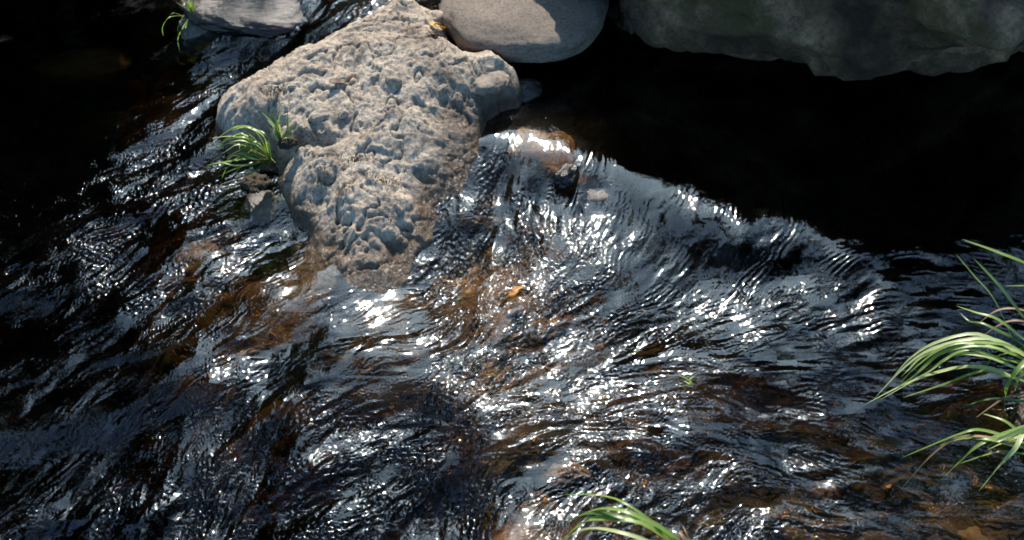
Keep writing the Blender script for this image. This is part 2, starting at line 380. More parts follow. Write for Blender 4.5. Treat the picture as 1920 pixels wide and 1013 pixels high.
def build_water():
    # tessellation: fine over the part of the stream in view, coarse beyond
    yf = 1.38*(3.75/1.38)**np.linspace(0, 1, 830)
    ys = np.concatenate([np.linspace(-3, 1.36, 30), yf, np.linspace(3.85, 9, 40)])
    uf = np.linspace(-1.07, 1.07, 1180)
    us = np.concatenate([-np.linspace(6, 1.1, 20), uf, np.linspace(1.1, 6, 20)])
    U, Y = np.meshgrid(us, ys)
    halfw = .364*(np.clip(Y, 1.3, 4)*.7071+2.2*.7071)
    X = U*halfw
    x = fold(X, GX0+.02, GX1-.02); y = fold(Y, GY0+.02, GY1-.02)
    lv = bil(_lev, (np.clip(X, GX0, GX1)-GX0)/.015, (np.clip(Y, GY0, GY1)-GY0)/.015)
    am = bil(_amp, (x-GX0)/.015, (y-GY0)/.015)
    am = np.clip(am*1.3, 0, 1.5)
    out = (np.abs(U) > 1.09) | (Y < 1.37) | (Y > 3.8)
    S = lambda f: sample(f, x, y)
    k = 2*math.pi
    # rms slopes of every band
    patch = S((band(*[int(v) for v in ((GY1-GY0)/.02, (GX1-GX0)/.02)], .02, .22, np.random.default_rng(5)), .02))
    patch2 = S((band(*[int(v) for v in ((GY1-GY0)/.01, (GX1-GX0)/.01)], .01, .09, np.random.default_rng(6)), .01))
    mod = np.clip(.75+.35*patch+.25*patch2, .12, 1.8)
    h = lv.copy()
    calm = np.clip(.5+.7*S((band(*[int(v) for v in ((GY1-GY0)/.02, (GX1-GX0)/.02)], .02, .15, np.random.default_rng(8)), .02)), 0, 1)   # glassy lenses between ruffled water
    calm2 = np.clip(.5+.8*sample(aniso(.10, 1.6, 31, .25), x, y), 0, 1)
    ruf = .10+.9*calm*calm2*1.9
    h += S(aniso(.32, .6, 21))*.32/k*.085*np.sqrt(am)
    h += S(aniso(.13, 1.0, 22, .3))*.13/k*.085*am
    t = S(aniso(.055, 1.2, 23, .3)); t = np.where(am > .8, .6*t-.6*np.abs(t), t)
    h += t*.055/k*.09*am*mod
    h += S(aniso(.026, 1.8, 24, .25))*.026/k*.075*am*mod
    wc = sstep(.6, 1.15, am); gl = bil(_glit, (x-GX0)/.015, (y-GY0)/.015)*np.clip(.3+.9*sample((band(*[int(v) for v in ((GY1-GY0)/.01, (GX1-GX0)/.01)], .01, .06, np.random.default_rng(9)), .01), x, y), 0, 1.6)
    h += (S(aniso(.0135, 2.2, 25, .22))*(1-wc)+S(aniso(.015, .35, 35, .5))*wc)*.014/k*.155*am**.9*ruf
    h += S(aniso(.0085, .8, 26, .4, maxres=.0021))*.0085/k*.16*am**1.1*ruf
    h += S(aniso(.0065, .5, 28, .5, maxres=.002))*.0065/k*(.08*am**2*ruf*mod+.45*gl)
    # the pool keeps a faint breath
    h += S(aniso(.1, 1.0, 27))*.1/k*.004
    co = np.stack([X, Y, h], -1).reshape(-1, 3)
    H, W = X.shape
    idx = np.arange(H*W).reshape(H, W)
    q = np.stack([idx[:-1, :-1], idx[:-1, 1:], idx[1:, 1:], idx[1:, :-1]], -1).reshape(-1, 4)
    # skirt and bottom close the body of water
    ring = np.concatenate([idx[0, :], idx[1:, -1], idx[-1, -2::-1], idx[-2:0:-1, 0]])
    nb = len(ring); base = len(co)
    low = co[ring].copy(); low[:, 2] = -1.3
    co = np.concatenate([co, low, [[0, 3, -1.3]]])
    r2 = np.arange(base, base+nb); nx = np.roll(np.arange(nb), -1)
    side = np.stack([ring, r2, r2[nx], ring[nx]], -1)
    me_q = np.concatenate([q, side])
    me = bpy.data.meshes.new('water')
    tri = np.stack([r2, np.full(nb, base+nb), r2[nx]], -1)
    n4, n3 = len(me_q), len(tri)
    me.vertices.add(len(co)); me.vertices.foreach_set('co', co.astype(np.float32).ravel())
    me.loops.add(n4*4+n3*3); me.loops.foreach_set('vertex_index', np.concatenate([me_q.ravel(), tri.ravel()]).astype(np.int32))
    me.polygons.add(n4+n3)
    me.polygons.foreach_set('loop_start', np.concatenate([np.arange(n4)*4, n4*4+np.arange(n3)*3]).astype(np.int32))
    me.polygons.foreach_set('loop_total', np.concatenate([np.full(n4, 4), np.full(n3, 3)]).astype(np.int32))
    me.polygons.foreach_set('use_smooth', np.concatenate([np.ones(len(q)), np.zeros(nb+n3)]).astype(bool))
    me.update(calc_edges=True)
    a = me.attributes.new('rough_amp', 'FLOAT', 'POINT')
    av = np.zeros(len(co), np.float32); av[:H*W] = np.clip(am*mod, 0, 1.3).ravel()
    a.data.foreach_set('value', av)
    return tag(link_mesh('water', me, water_material()), kind='structure')

# ------------------------------------------------------------------ stream bed
DEPTH = [(1100,150,.14),(1300,150,.35),(1250,260,.25),(1500,250,.6),(1800,250,.7),(1750,100,.7),(1300,300,.4),(1500,400,.45),(1850,430,.4),(1020,230,.04),(950,215,.03),(1080,270,.05),(1000,260,.03),(1060,200,.06),(1120,240,.09),(1180,290,.10),(1180,330,.12),
 (960,330,.03),(1060,345,.03),(1130,370,.03),(1220,430,.06),(1380,470,.12),(1560,500,.2),(1750,520,.2),(1250,550,.07),(1500,600,.14),(1700,650,.14),(1900,700,.1),
 (950,480,.02),(950,600,.025),(1060,620,.04),(1100,740,.05),(1300,760,.09),(1550,800,.08),(1750,900,.05),(1600,980,.05),(1850,980,.05),(1350,920,.05),(1200,960,.05),(1000,930,.035),(960,990,.025),(1050,850,.05),
 (760,650,.07),(620,520,.07),(500,460,.07),(460,620,.05),(380,450,.06),(330,560,.1),(300,700,.18),(500,750,.14),(700,800,.14),(600,900,.2),(800,950,.16),(200,900,.3),(100,600,.3),
 (100,450,.3),(200,350,.2),(330,330,.12),(380,240,.12),(250,230,.22),(100,200,.3),(100,60,.25),(250,80,.2),(290,80,.1),(400,150,.1),(480,90,.06),(600,20,.05),(780,450,.03),(860,430,.03)]

def bed_height(x, y):
    lv = rbf(LEVEL, x, y, .13); d = rbf(DEPTH, x, y, .12)
    p = np.stack([x, y, x*0], -1).reshape(-1, 3)
    n = fbm(p*9, 3, 4).reshape(x.shape); n2 = fbm(p*30, 9, 3).reshape(x.shape)
    wv, rid = worley(x, y, .11, 5)
    st = np.clip(1-wv*1.7, 0, 1)**.5*rid
    return lv-d+.03*n*np.clip(d*6, .3, 1.5)+.006*n2+st*np.minimum(d*.5, .04)

def build_bed():
    xs = np.concatenate([np.linspace(-7, -1.75, 14), np.arange(-1.7, 1.7, .011), np.linspace(1.75, 7, 14)])
    ys = np.concatenate([np.linspace(-4, 1.25, 12), np.arange(1.3, 3.9, .011), np.linspace(3.95, 9.5, 14)])
    X, Y = np.meshgrid(xs, ys)
    Z = bed_height(np.clip(X, -1.9, 1.9), np.clip(Y, 1.1, 4.1))
    H, W = X.shape; idx = np.arange(H*W).reshape(H, W)
    q = np.stack([idx[:-1, :-1], idx[:-1, 1:], idx[1:, 1:], idx[1:, :-1]], -1).reshape(-1, 4)
    me = mesh_np('stream_bed', np.stack([X, Y, Z], -1).reshape(-1, 3), q)
    A = np.zeros(X.shape); A1 = np.maximum(blob(X, Y, 1000, 235, .13, .12), .8*blob(X, Y, 950, 560, .1, .2))
    for (px, py, rx, ry, v) in [(1060,235,.24,.24,1),(960,330,.12,.15,.9),(950,480,.12,.16,.7),(940,600,.10,.14,.7),(1080,570,.16,.08,.6),(420,420,.14,.16,.55),(470,620,.09,.11,.6),(350,400,.08,.12,.5),(960,980,.14,.10,.9),(1030,860,.12,.08,.3),(1700,930,.30,.10,.25),(900,700,.1,.1,.5)]:
        A = np.maximum(A, v*blob(X, Y, px, py, rx, ry))
    at = me.attributes.new('amber', 'FLOAT', 'POINT'); at.data.foreach_set('value', A.ravel().astype(np.float32))
    at = me.attributes.new('clean', 'FLOAT', 'POINT'); at.data.foreach_set('value', A1.ravel().astype(np.float32))
    return tag(link_mesh('stream_bed', me, bed_material()), kind='structure')

build_water(); build_bed()

# ------------------------------------------------------------------ rocks
_ico = {}
def ico(sub):
    if sub not in _ico:
        bm = bmesh.new(); bmesh.ops.create_icosphere(bm, subdivisions=sub, radius=1)
        v = np.array([p.co[:] for p in bm.verts]); f = [[q.index for q in p.verts] for p in bm.faces]; bm.free()
        _ico[sub] = (v, f)
    return _ico[sub]

def rock(name, c, r, rotz, mat, seed, amp=.12, freq=1.3, fine=.02, sub=5, power=2.4, parent=None, tilt=0, oct=6, ridge=.0):
    v, f = ico(sub); p = v.copy()
    s = (np.abs(p)**power).sum(1)**(-1/power); p = p*s[:, None]      # rounded-box character
    q = v*freq+seed*7.3
    n = fbm(q, seed, oct, .48); d = 1+amp*n
    if ridge: d += ridge*fbm(v*freq*1.7+seed, seed+5, 4, .5, True)*.5
    n2 = fbm(v*freq*9+seed, seed+50, 4, .6); d = d+fine*n2
    p = p*d[:, None]*np.array(r)
    ct, st = math.cos(tilt), math.sin(tilt)
    p = np.stack([p[:, 0]*ct+p[:, 2]*st, p[:, 1], -p[:, 0]*st+p[:, 2]*ct], -1)
    cz, sz = math.cos(rotz), math.sin(rotz)
    p = np.stack([p[:, 0]*cz-p[:, 1]*sz, p[:, 0]*sz+p[:, 1]*cz, p[:, 2]], -1)
    me = bpy.data.meshes.new(name); me.from_pydata(p.tolist(), [], f)
    me.polygons.foreach_set('use_smooth', np.ones(len(f), bool)); me.update()
    o = link_mesh(name, me, mat, parent); o.location = c
    return o

OUT = [(700,24,.07),(740,6,.07),(790,8,.08),(838,20,.08),(852,60,.08),(885,88,.08),(945,108,.07),(978,135,.05),(985,165,.03),(975,195,0),(940,205,0),(908,238,0),(892,290,0),(868,335,-.01),(836,362,-.02),(812,385,-.03),(826,412,-.04),(806,440,-.04),(788,466,-.045),
 (762,505,-.05),(715,540,-.055),(655,532,-.055),(612,500,-.055),(592,460,-.055),(580,425,-.06),(545,400,-.06),(522,355,-.06),(512,310,-.06),(500,300,-.06),(430,290,-.05),(405,250,-.05),(415,205,-.03),(445,165,0),(490,135,.03),(560,92,.05),(640,48,.07)]
POLY = [tuple(img(*o)[:2]) for o in OUT]
def main_rock_height(X, Y):
    p = np.stack([X, Y, X*0], -1).reshape(-1, 3); sh = X.shape
    wx = fbm(p*11, 41, 4).reshape(sh)*.016; wy = fbm(p*11, 42, 4).reshape(sh)*.016
    d = poly_sdf(X+wx, Y+wy, POLY)
    q = img(830, 300)
    soft = np.maximum(sstep(-.30, .05, X-q[0]+.35*(Y-q[1]))*sstep(2.86, 2.6, Y), sstep(2.5, 2.2, Y))
    R = .13+.12*soft; t = np.clip(d/R, 0, 1); dome = np.sqrt(np.clip(1-(1-t)**2.2, 0, 1))*(1-soft)+soft*(1-(1-t)**1.7)
    lv = rbf(LEVEL, X, Y, .13)
    q = img(780, 150); hmax = .13-.155*np.clip((q[1]-Y), 0, 1)/1.0
    base = lv+dome*(hmax-lv*.6)
    base = np.where(d < 0, lv+np.maximum(d*(1.6-1.15*soft), -.3), base)
    inside = sstep(-.04, .05, d)
    front = sstep(3.05, 2.45, Y)
    low = fbm(p*4.5, 61, 3).reshape(sh); mid = fbm(p*15, 62, 5, .55).reshape(sh)
    rid = fbm(p*13+np.array([0, 0, 4.]), 63, 5, .55, True).reshape(sh)
    sml = fbm(p*55, 64, 5, .62).reshape(sh)
    msk = .35+.9*sstep(-.35, .45, fbm(p*3.2+9, 68, 3).reshape(sh))
    z = base+inside*(low*.026+mid*(.0045+.006*front)*msk+sml*.0042)
    ck = np.abs(fbm(p*3.4+np.array([2, 5, 1.]), 69, 4, .55).reshape(sh)); z -= inside*np.exp(-(ck/.016)**2)*.009
    step_ = fbm(p*2.6+np.array([7, 1, 3.]), 70, 3).reshape(sh)*5+Y*4; z += inside*(sstep(.35, .6, step_-np.floor(step_))-(step_-np.floor(step_)))*.007*(1-soft*.5)
    z -= inside*np.clip(-rid+.1, 0, 1)*(.003+.009*front)        # eroded furrows
    # cemented cobbles, standing proud in places and lost in others
    m1 = sstep(-.3, .35, fbm(p*5+2, 67, 3).reshape(sh))
    for cell, seed, hh, th, kk in ((.085, 71, .013, .74, 2.3), (.042, 72, .008, .66, 2.3), (.021, 74, .0038, .55, 2.3)):
        cw, r1 = worley(X+wx*.7+seed, Y+wy*.7, cell, seed); u = np.clip(1-(cw*kk)**2, 0, 1)
        cob = np.minimum(u**.6, .75)
        z += inside*cob*np.where(r1 > th, hh, 0)*(.1+1.0*m1)*(1-.35*front)
        # the cement has worn back in a moat round each one
        z -= inside*np.exp(-((cw*kk-1.08)/.16)**2)*np.where(r1 > th, hh*.35, 0)
    pw, r3 = worley(X+wx*1.6, Y+wy*1.6+7, .07, 73); pit = np.clip(1-(pw*2.2)**2, 0, 1)
    z -= inside*pit*np.where(r3 > .74, .013, .0)*(.15+.65*front)*(1+.4*mid)
    # crack running in from the plants
    a = img(535, 262, .05); b = img(700, 235, .08)
    ex, ey = b[0]-a[0], b[1]-a[1]; tt = np.clip(((X-a[0])*ex+(Y-a[1])*ey)/(ex*ex+ey*ey), -.4, 1)
    dd = np.sqrt((X-a[0]-tt*ex)**2+(Y-a[1]-tt*ey+wy*1.5)**2)
    z -= inside*np.exp(-(dd/.02)**2)*.035*(1-.7*np.clip(tt, 0, 1))
    # gully where the sedge is rooted
    g = img(505, 300, 0)
    z -= inside*np.exp(-(((X-g[0])/.06)**2+((Y-g[1])/.05)**2))*.06
    return z

def build_main_rock():
    xs = np.arange(-.95, .22, .0026); ys = np.arange(2.05, 3.52, .0034)
    X, Y = np.meshgrid(xs, ys); Z = main_rock_height(X, Y)
    lv = rbf(LEVEL, X[::4, ::4], Y[::4, ::4], .13)
    lv = np.repeat(np.repeat(lv, 4, 0), 4, 1)[:X.shape[0], :X.shape[1]]
    H, W = X.shape; idx = np.arange(H*W).reshape(H, W)
    keep = (Z > lv-.16)
    q = np.stack([idx[:-1, :-1], idx[:-1, 1:], idx[1:, 1:], idx[1:, :-1]], -1).reshape(-1, 4)
    kq = keep.ravel()[q].all(1); q = q[kq]
    used = np.unique(q); remap = np.full(H*W, -1); remap[used] = np.arange(len(used))
    co = np.stack([X, Y, Z], -1).reshape(-1, 3)[used]
    me = mesh_np('rock_body', co, remap[q])
    ab = me.attributes.new('above', 'FLOAT', 'POINT'); ab.data.foreach_set('value', (Z-rbf(LEVEL, X, Y, .13)).ravel()[used].astype(np.float32))
    root = empty('conglomerate_rock', img(700, 250))
    o = link_mesh('rock_body', me, M_main, root); o.matrix_parent_inverse = root.matrix_world.inverted()
    o.location = -root.location
    o.matrix_parent_inverse.identity()
    return tag(root, 'large pale sunlit rock with knobbly pitted top rising from the middle of the stream', 'rock')
rock_root = build_main_rock()
def zr(x, y): return float(main_rock_height(np.array([[x]]), np.array([[y]]))[0, 0])
def on_rock(px, py):
    z = .08
    for _ in range(6):
        p = img(px, py, z); z = .5*z+.5*zr(p[0], p[1])
    return img(px, py, z)
# big cemented cobbles one can pick out
for i, (px, py, rx, ry, rz, ang) in enumerate([(915,150,.055,.042,.016,.3),(595,95,.028,.012,.012,.6),(797,98,.016,.012,.012,.2),(690,57,.018,.012,.012,.4),(705,143,.022,.010,.012,.3),(738,150,.020,.012,.014,-.2),(600,215,.030,.020,.016,.5),
        (830,165,.022,.013,.014,1.1),(645,212,.016,.010,.012,.7),(555,160,.020,.014,.012,.3),(860,110,.016,.011,.011,.4),(815,30,.035,.022,.018,.1)]):
    p = on_rock(px, py); o = rock('embedded_cobble', (0, 0, 0), (rx, ry, rz), ang, M_cob, 200+i, .22, 1.6, .035, 4, 2.3, rock_root)
    o.location = Vector(p)-rock_root.location+Vector((0, 0, -rz*.35))

def T(name, px, py, z, r, rot, mat, seed, label, cat='rock', group=None, **kw):
    p = img(px, py, z); o = rock(name, tuple(p), r, rot, mat, seed, **kw)
    return tag(o, label, cat, group)

T('boulder', 985, 14, .078, (.22, .23, .075), -.10, M_grey, 3, 'smooth rounded grey boulder, half in shadow, leaning on the large pale rock', 'boulder', amp=.11, freq=1.0, fine=.006, sub=6, power=2.05)
o = rock('boulder', (1.15, 3.75, .50), (1.17, .84, .70), .04, M_big, 12, .15, 1.9, .03, 7, 2.35, ridge=.10)
tag(o, 'huge dark mossy boulder overhanging the black pool, top right', 'boulder')
me = o.data; nv = len(me.vertices); co = np.zeros(nv*3); me.vertices.foreach_get('co', co); co = co.reshape(-1, 3)
cc_ = math.cos(.0)
for (px, py, z, push, rad) in [(1700, 70, .30, (-.0, -.20, .10), .20), (1880, 60, .30, (0, -.12, .06), .14), (1560, 120, .14, (0, -.10, .0), .16), (1280, 40, .12, (-.16, -.05, -.03), .2)]:
    p0 = np.array(img(px, py, z))-np.array(o.location); wgt = np.exp(-((co-p0)**2).sum(1)/rad**2)[:, None]
    # find the surface nearest to the sight line and lift it forward
    k0 = np.argmin(((co-p0)**2).sum(1)); wgt = np.exp(-(((co-co[k0])/np.array([rad*1.3, rad, rad*.8]))**2).sum(1))[:, None]
    co = co+wgt*np.array(push)
q_ = co*np.array([1.0, 1.0, 2.2]); n_ = fbm(q_*7, 301, 5, .6); n2_ = fbm(co*np.array([1, 1, 3.0])*3.2+5, 302, 4, .55, True)
nr = co/np.linalg.norm(co, axis=1)[:, None]
co = co+nr*(n_*.014+np.clip(n2_, -1, 1)*.016)[:, None]
co[:, 0] += np.clip(co[:, 2]+.12, 0, 1)*.95*sstep(.1, -.6, co[:, 0])          # the left shoulder falls back as it rises
me.vertices.foreach_set('co', co.ravel()); me.update()
o = rock('boulder', (.80, 4.35, .55), (.62, .45, 1.25), .2, M_big, 17, .14, 1.3, .02, 5, 2.5)  # out of view, added as occluder for the shadow edge on the grey boulder
tag(o, 'unseen tall dark boulder behind the smooth grey one, added to shade its right side', 'boulder')
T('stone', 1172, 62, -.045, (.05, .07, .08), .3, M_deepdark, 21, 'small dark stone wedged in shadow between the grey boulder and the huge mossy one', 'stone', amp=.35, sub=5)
T('stone', 985, 172, .0, (.045, .035, .03), .5, M_flat, 22, 'small pale wet stone at the right corner of the large pale rock', 'stone', amp=.15, fine=.04, sub=5)
T('rock_slab', 480, 2, -.01, (.20, .16, .045), -.15, M_flat, 23, 'flat grey slab at the top left with water sliding off its edge', 'rock', amp=.12, fine=.015, sub=6, tilt=.05)
T('stone', 410, 62, -.075, (.10, .09, .06), .2, M_dark, 24, 'dark wet ledge below the flat slab at the top left', 'stone', amp=.2, fine=.04, sub=5)
T('stone', 1062, 330, -.005, (.035, .026, .022), .9, M_flat, 31, 'little wet stone poking through the rapid below the pool', 'stone', amp=.4, fine=.04, sub=5)
T('stone', 1130, 372, -.045, (.065, .05, .03), .1, M_dark, 32, 'dark hump of stone under thin water at the right of the rapid', 'stone', amp=.15, sub=5)
T('stone', 492, 400, -.085, (.05, .065, .035), .2, M_dark, 33, 'wet stone awash at the front left of the large pale rock, below the sedge', 'stone', amp=.18, fine=.04, sub=5)

# ------------------------------------------------------------------ banks and trees beyond the frame (seen in the water)
def build_bank():
    xs = np.linspace(-16, 16, 120); ys = np.linspace(3.9, 26, 90)
    X, Y = np.meshgrid(xs, ys)
    n = fbm(np.stack([X, Y, X*0], -1).reshape(-1, 3)*.6, 91, 5).reshape(X.shape)
    Z = -.5+.62*np.clip(Y-4.2, 0, 99)+np.clip(Y-4.2, 0, 1)*n*.5+.25*np.clip(np.abs(X)-2, 0, 6)*np.clip((Y-3.9)/2, 0, 1)
    H, W = X.shape; idx = np.arange(H*W).reshape(H, W)
    q = np.stack([idx[:-1, :-1], idx[:-1, 1:], idx[1:, 1:], idx[1:, :-1]], -1).reshape(-1, 4)
    m, t = newmat('forest_soil'); geo = N(t, 'ShaderNodeNewGeometry')
    c = ramp(t, noise(t, geo.outputs['Position'], 4, 8, .6).outputs[0], [(.3, (.02, .018, .01)), (.7, (.07, .05, .03))]).outputs[0]
    b = N(t, 'ShaderNodeBsdfPrincipled'); b.inputs['Roughness'].default_value = .95; t.links.new(c, b.inputs['Base Color'])
    o = N(t, 'ShaderNodeOutputMaterial'); t.links.new(b.outputs[0], o.inputs[0])
    return tag(link_mesh('bank', mesh_np('bank', np.stack([X, Y, Z], -1).reshape(-1, 3), q), m), kind='structure')
build_bank()

def leaf_mat(name, a, b_, rough=.45, trans=.25):
    m, t = newmat(name); geo = N(t, 'ShaderNodeNewGeometry')
    c = ramp(t, noise(t, geo.outputs['Position'], 9, 4, .6).outputs[0], [(.3, a), (.7, b_)]).outputs[0]
    b = N(t, 'ShaderNodeBsdfPrincipled'); b.inputs['Roughness'].default_value = rough; t.links.new(c, b.inputs['Base Color'])
    tl = N(t, 'ShaderNodeBsdfTranslucent'); t.links.new(mix(t, 1.0, c, (1.3, 1.5, .5), 'MULTIPLY'), tl.inputs[0])
    mx = N(t, 'ShaderNodeMixShader'); mx.inputs[0].default_value = trans; t.links.new(b.outputs[0], mx.inputs[1]); t.links.new(tl.outputs[0], mx.inputs[2])
    o = N(t, 'ShaderNodeOutputMaterial'); t.links.new(mx.outputs[0], o.inputs[0]); return m
M_leaf = leaf_mat('tree_leaves', (.02, .035, .012), (.05, .075, .025))
def bark():
    m, t = newmat('bark'); geo = N(t, 'ShaderNodeNewGeometry')
    c = ramp(t, noise(t, geo.outputs['Position'], 12, 6, .6).outputs[0], [(.3, (.04, .03, .022)), (.7, (.13, .1, .075))]).outputs[0]
    b = N(t, 'ShaderNodeBsdfPrincipled'); b.inputs['Roughness'].default_value = .9; t.links.new(c, b.inputs['Base Color'])
    o = N(t, 'ShaderNodeOutputMaterial'); t.links.new(b.outputs[0], o.inputs[0]); return m
M_bark = bark()

def tube(pts, rads, sides=8):
    V, F = [], []
    for i, (p, r) in enumerate(zip(pts, rads)):
        a = pts[max(i-1, 0)]; b = pts[min(i+1, len(pts)-1)]
        d = (Vector(b)-Vector(a)).normalized(); x = d.orthogonal().normalized(); y = d.cross(x)
        for k in range(sides):
            an = 2*math.pi*k/sides; V.append(tuple(Vector(p)+r*(x*math.cos(an)+y*math.sin(an))))
        if i:
            for k in range(sides):
                k2 = (k+1) % sides; F.append(((i-1)*sides+k, (i-1)*sides+k2, i*sides+k2, i*sides+k))
    return V, F

def tree(name, x, y, z0, crown, nleaf, size, label, cat='tree', group='trees on the bank beyond the frame'):
    """crown: list of (dx,dy,z,r) clumps in world heights"""
    root = empty(name, (x, y, z0)); tag(root, label, cat, group)
    V, F = [], []
    def add(v, f):
        n = len(V); V.extend(v); F.extend([tuple(n+i for i in q) for q in f])
    zt = max(c[2] for c in crown)-z0
    P = [(.05*math.sin(k*1.3+x), .05*math.cos(k+y), zt*k/6) for k in range(7)]
    add(*tube(P, [.13*(1-.13*k) for k in range(7)]))
    for (dx, dy, z, r) in crown:
        s = P[3]; add(*tube([s, (dx*.5, dy*.5, (z-z0)*.75), (dx, dy, z-z0)], [.06, .04, .015], 6))
    me = bpy.data.meshes.new('trunk'); me.from_pydata(V, [], F); me.polygons.foreach_set('use_smooth', [True]*len(F))
    link_mesh('trunk', me, M_bark, root)
    rs = np.array([c[3] for c in crown])**2; pr = rs/rs.sum()
    k = RNG.choice(len(crown), nleaf, p=pr); cc = np.array([(c[0], c[1], c[2]-z0) for c in crown])[k]; rr = np.array([c[3] for c in crown])[k]
    d = RNG.normal(size=(nleaf, 3)); d /= np.linalg.norm(d, axis=1)[:, None]
    rad = RNG.random(nleaf)**.45*(1+.12*RNG.normal(size=nleaf))
    ce = cc+d*(rr*rad)[:, None]*np.array([1, 1, .85])
    a = RNG.normal(size=(nleaf, 3)); a[:, 2] -= .4; a /= np.linalg.norm(a, axis=1)[:, None]
    b = np.cross(a, RNG.normal(size=(nleaf, 3))); b /= np.linalg.norm(b, axis=1)[:, None]
    L = size*(.7+.6*RNG.random(nleaf))[:, None]
    v = np.stack([ce-a*L, ce+b*L*.38, ce+a*L, ce-b*L*.38], 1).reshape(-1, 3)
    me = mesh_np('crown', v, np.arange(nleaf*4).reshape(-1, 4), False)
    link_mesh('crown', me, M_leaf, root)
    return root
random.seed(3)
def clumps(n, R, z, r, zr=.7):
    return [(random.uniform(-R, R), random.uniform(-R, R)*.7, z+random.uniform(-zr, zr), r*random.uniform(.7, 1.15)) for _ in range(n)]
tree('broadleaf_tree', -3.2, 5.6, .2, clumps(9, 1.1, 4.0, .85, 1.4), 9000, .09, 'dark broadleaf tree mirrored as black in the water at the left edge', group=None)
tree('broadleaf_tree', -1.95, 4.75, -.2, clumps(7, .5, 1.35, .42, .4), 5000, .06, 'low leafy sapling shading the dark water at the top left', group=None)
tree('broadleaf_tree', -4.4, 3.6, .2, clumps(9, .8, 3.2, .85, 1.3), 7000, .09, 'dark leafy tree leaning over the left bank', group=None)
for i, (x, y, top, r) in enumerate([(-4.2, 8.6, 5.6, 1.3), (-2.0, 9.2, 5.2, 1.15), (-.3, 9.0, 5.65, 1.1), (1.3, 9.1, 5.65, 1.1), (2.3, 9.3, 5.6, 1.3), (4.6, 8.6, 5.9, 1.4), (7, 8, 6, 1.6), (-7, 7.5, 6.4, 1.6)]):
    tree('broadleaf_tree', x, y, 2.0, clumps(11, 1.2, top-1.15, r*.62, .55), 7000, .10, 'dark dense tree on the slope beyond the frame, mirrored in the water')

def canopy(n, x0, x1, y0, y1, z, r):
    return [(random.uniform(x0, x1), random.uniform(y0, y1), z+random.uniform(-.4, .5), r*random.uniform(.6, 1.3)) for _ in range(n)]
tree('overhanging_tree', -1.6, -1.6, .0, canopy(34, -1.2, 3.4, -1.6, 6.2, 5.2, .38)+canopy(30, -1.2, 3.6, 4.6, 7.3, 5.0, .27), 15000, .075, 'unseen tree behind the viewer, open branches added to darken reflections in the lower stream', group=None)  # unseen canopy added to break up the mirrored sky and cut ambient light
tree('overhanging_tree', 2.6, -.9, .0, canopy(34, -2.6, 1.2, -1.5, 5.2, 5.4, .38)+canopy(26, -2.2, 1.4, 4.2, 6.5, 5.1, .27), 14000, .075, 'unseen slim tree on the near right bank, branches added to darken reflections', group=None)  # second unseen canopy, added for dark gaps in the reflections

# ------------------------------------------------------------------ sedges
M_blade = leaf_mat('sedge_green', (.16, .25, .05), (.28, .37, .09), .35, .35)
M_pale = leaf_mat('sedge_pale', (.38, .44, .18), (.52, .56, .28), .35, .3)
M_deep = leaf_mat('sedge_deep_green', (.05, .10, .025), (.10, .17, .04), .35, .3)
M_dry = leaf_mat('sedge_dry', (.16, .09, .04), (.34, .22, .12), .6, .2)

def blade_mesh(P, width, seg=18, fold=.3, face=None):
    """tapered, folded strip through the points P (root first)"""
    P = [Vector(p) for p in P]
    P = [P[0]]+[p+Vector((random.gauss(0, 1), random.gauss(0, 1), random.gauss(0, 1)))*.0035 for p in P[1:]]
    if len(P) == 3: P = [P[0], P[0].lerp(P[1], .5)+(P[1]-P[0].lerp(P[2], .5))*.25, P[1], P[2]]
    pts = []; n = len(P)
    for i in range(seg+1):
        u = i/seg*(n-1); k = min(int(u), n-2); t = u-k
        p0 = P[max(k-1, 0)]; p1 = P[k]; p2 = P[k+1]; p3 = P[min(k+2, n-1)]
        pts.append(.5*((2*p1)+(p2-p0)*t+(2*p0-5*p1+4*p2-p3)*t*t+(3*p1-p0-3*p2+p3)*t**3))
    V = []; F = []
    for i, p in enumerate(pts):
        d = (pts[min(i+1, seg)]-pts[max(i-1, 0)]).normalized()
        side = d.cross(face or Vector((0, 0, 1)))
        if side.length < .15: side = d.cross(Vector((0, 1, .2)))
        side.normalize(); up = side.cross(d).normalized()
        t = i/seg; wd = width*.5*(min(1, .55+t*1.6))*(1-t**2.6)**.9+.0002
        V += [p-side*wd+up*wd*fold, p, p+side*wd+up*wd*fold]
        if i:
            a = 3*(i-1); b = 3*i
            F += [(a, a+1, b+1, b), (a+1, a+2, b+2, b+1)]
    me = bpy.data.meshes.new('blade'); me.from_pydata([tuple(v) for v in V], [], F)
    me.polygons.foreach_set('use_smooth', [True]*len(F)); return me

def sedge(loc, blades, label, group=None, name='sedge_tuft'):
    """blades: (list of (px,py,z), width, material)"""
    root = empty(name, tuple(loc)); tag(root, label, 'grass', group)
    for pts, wd, m in blades:
        P = [Vector(img(*q))-root.location for q in pts]
        link_mesh('blade', blade_mesh(P, wd), m, root)
    return root
G, L_, D, B = M_blade, M_pale, M_deep, M_dry
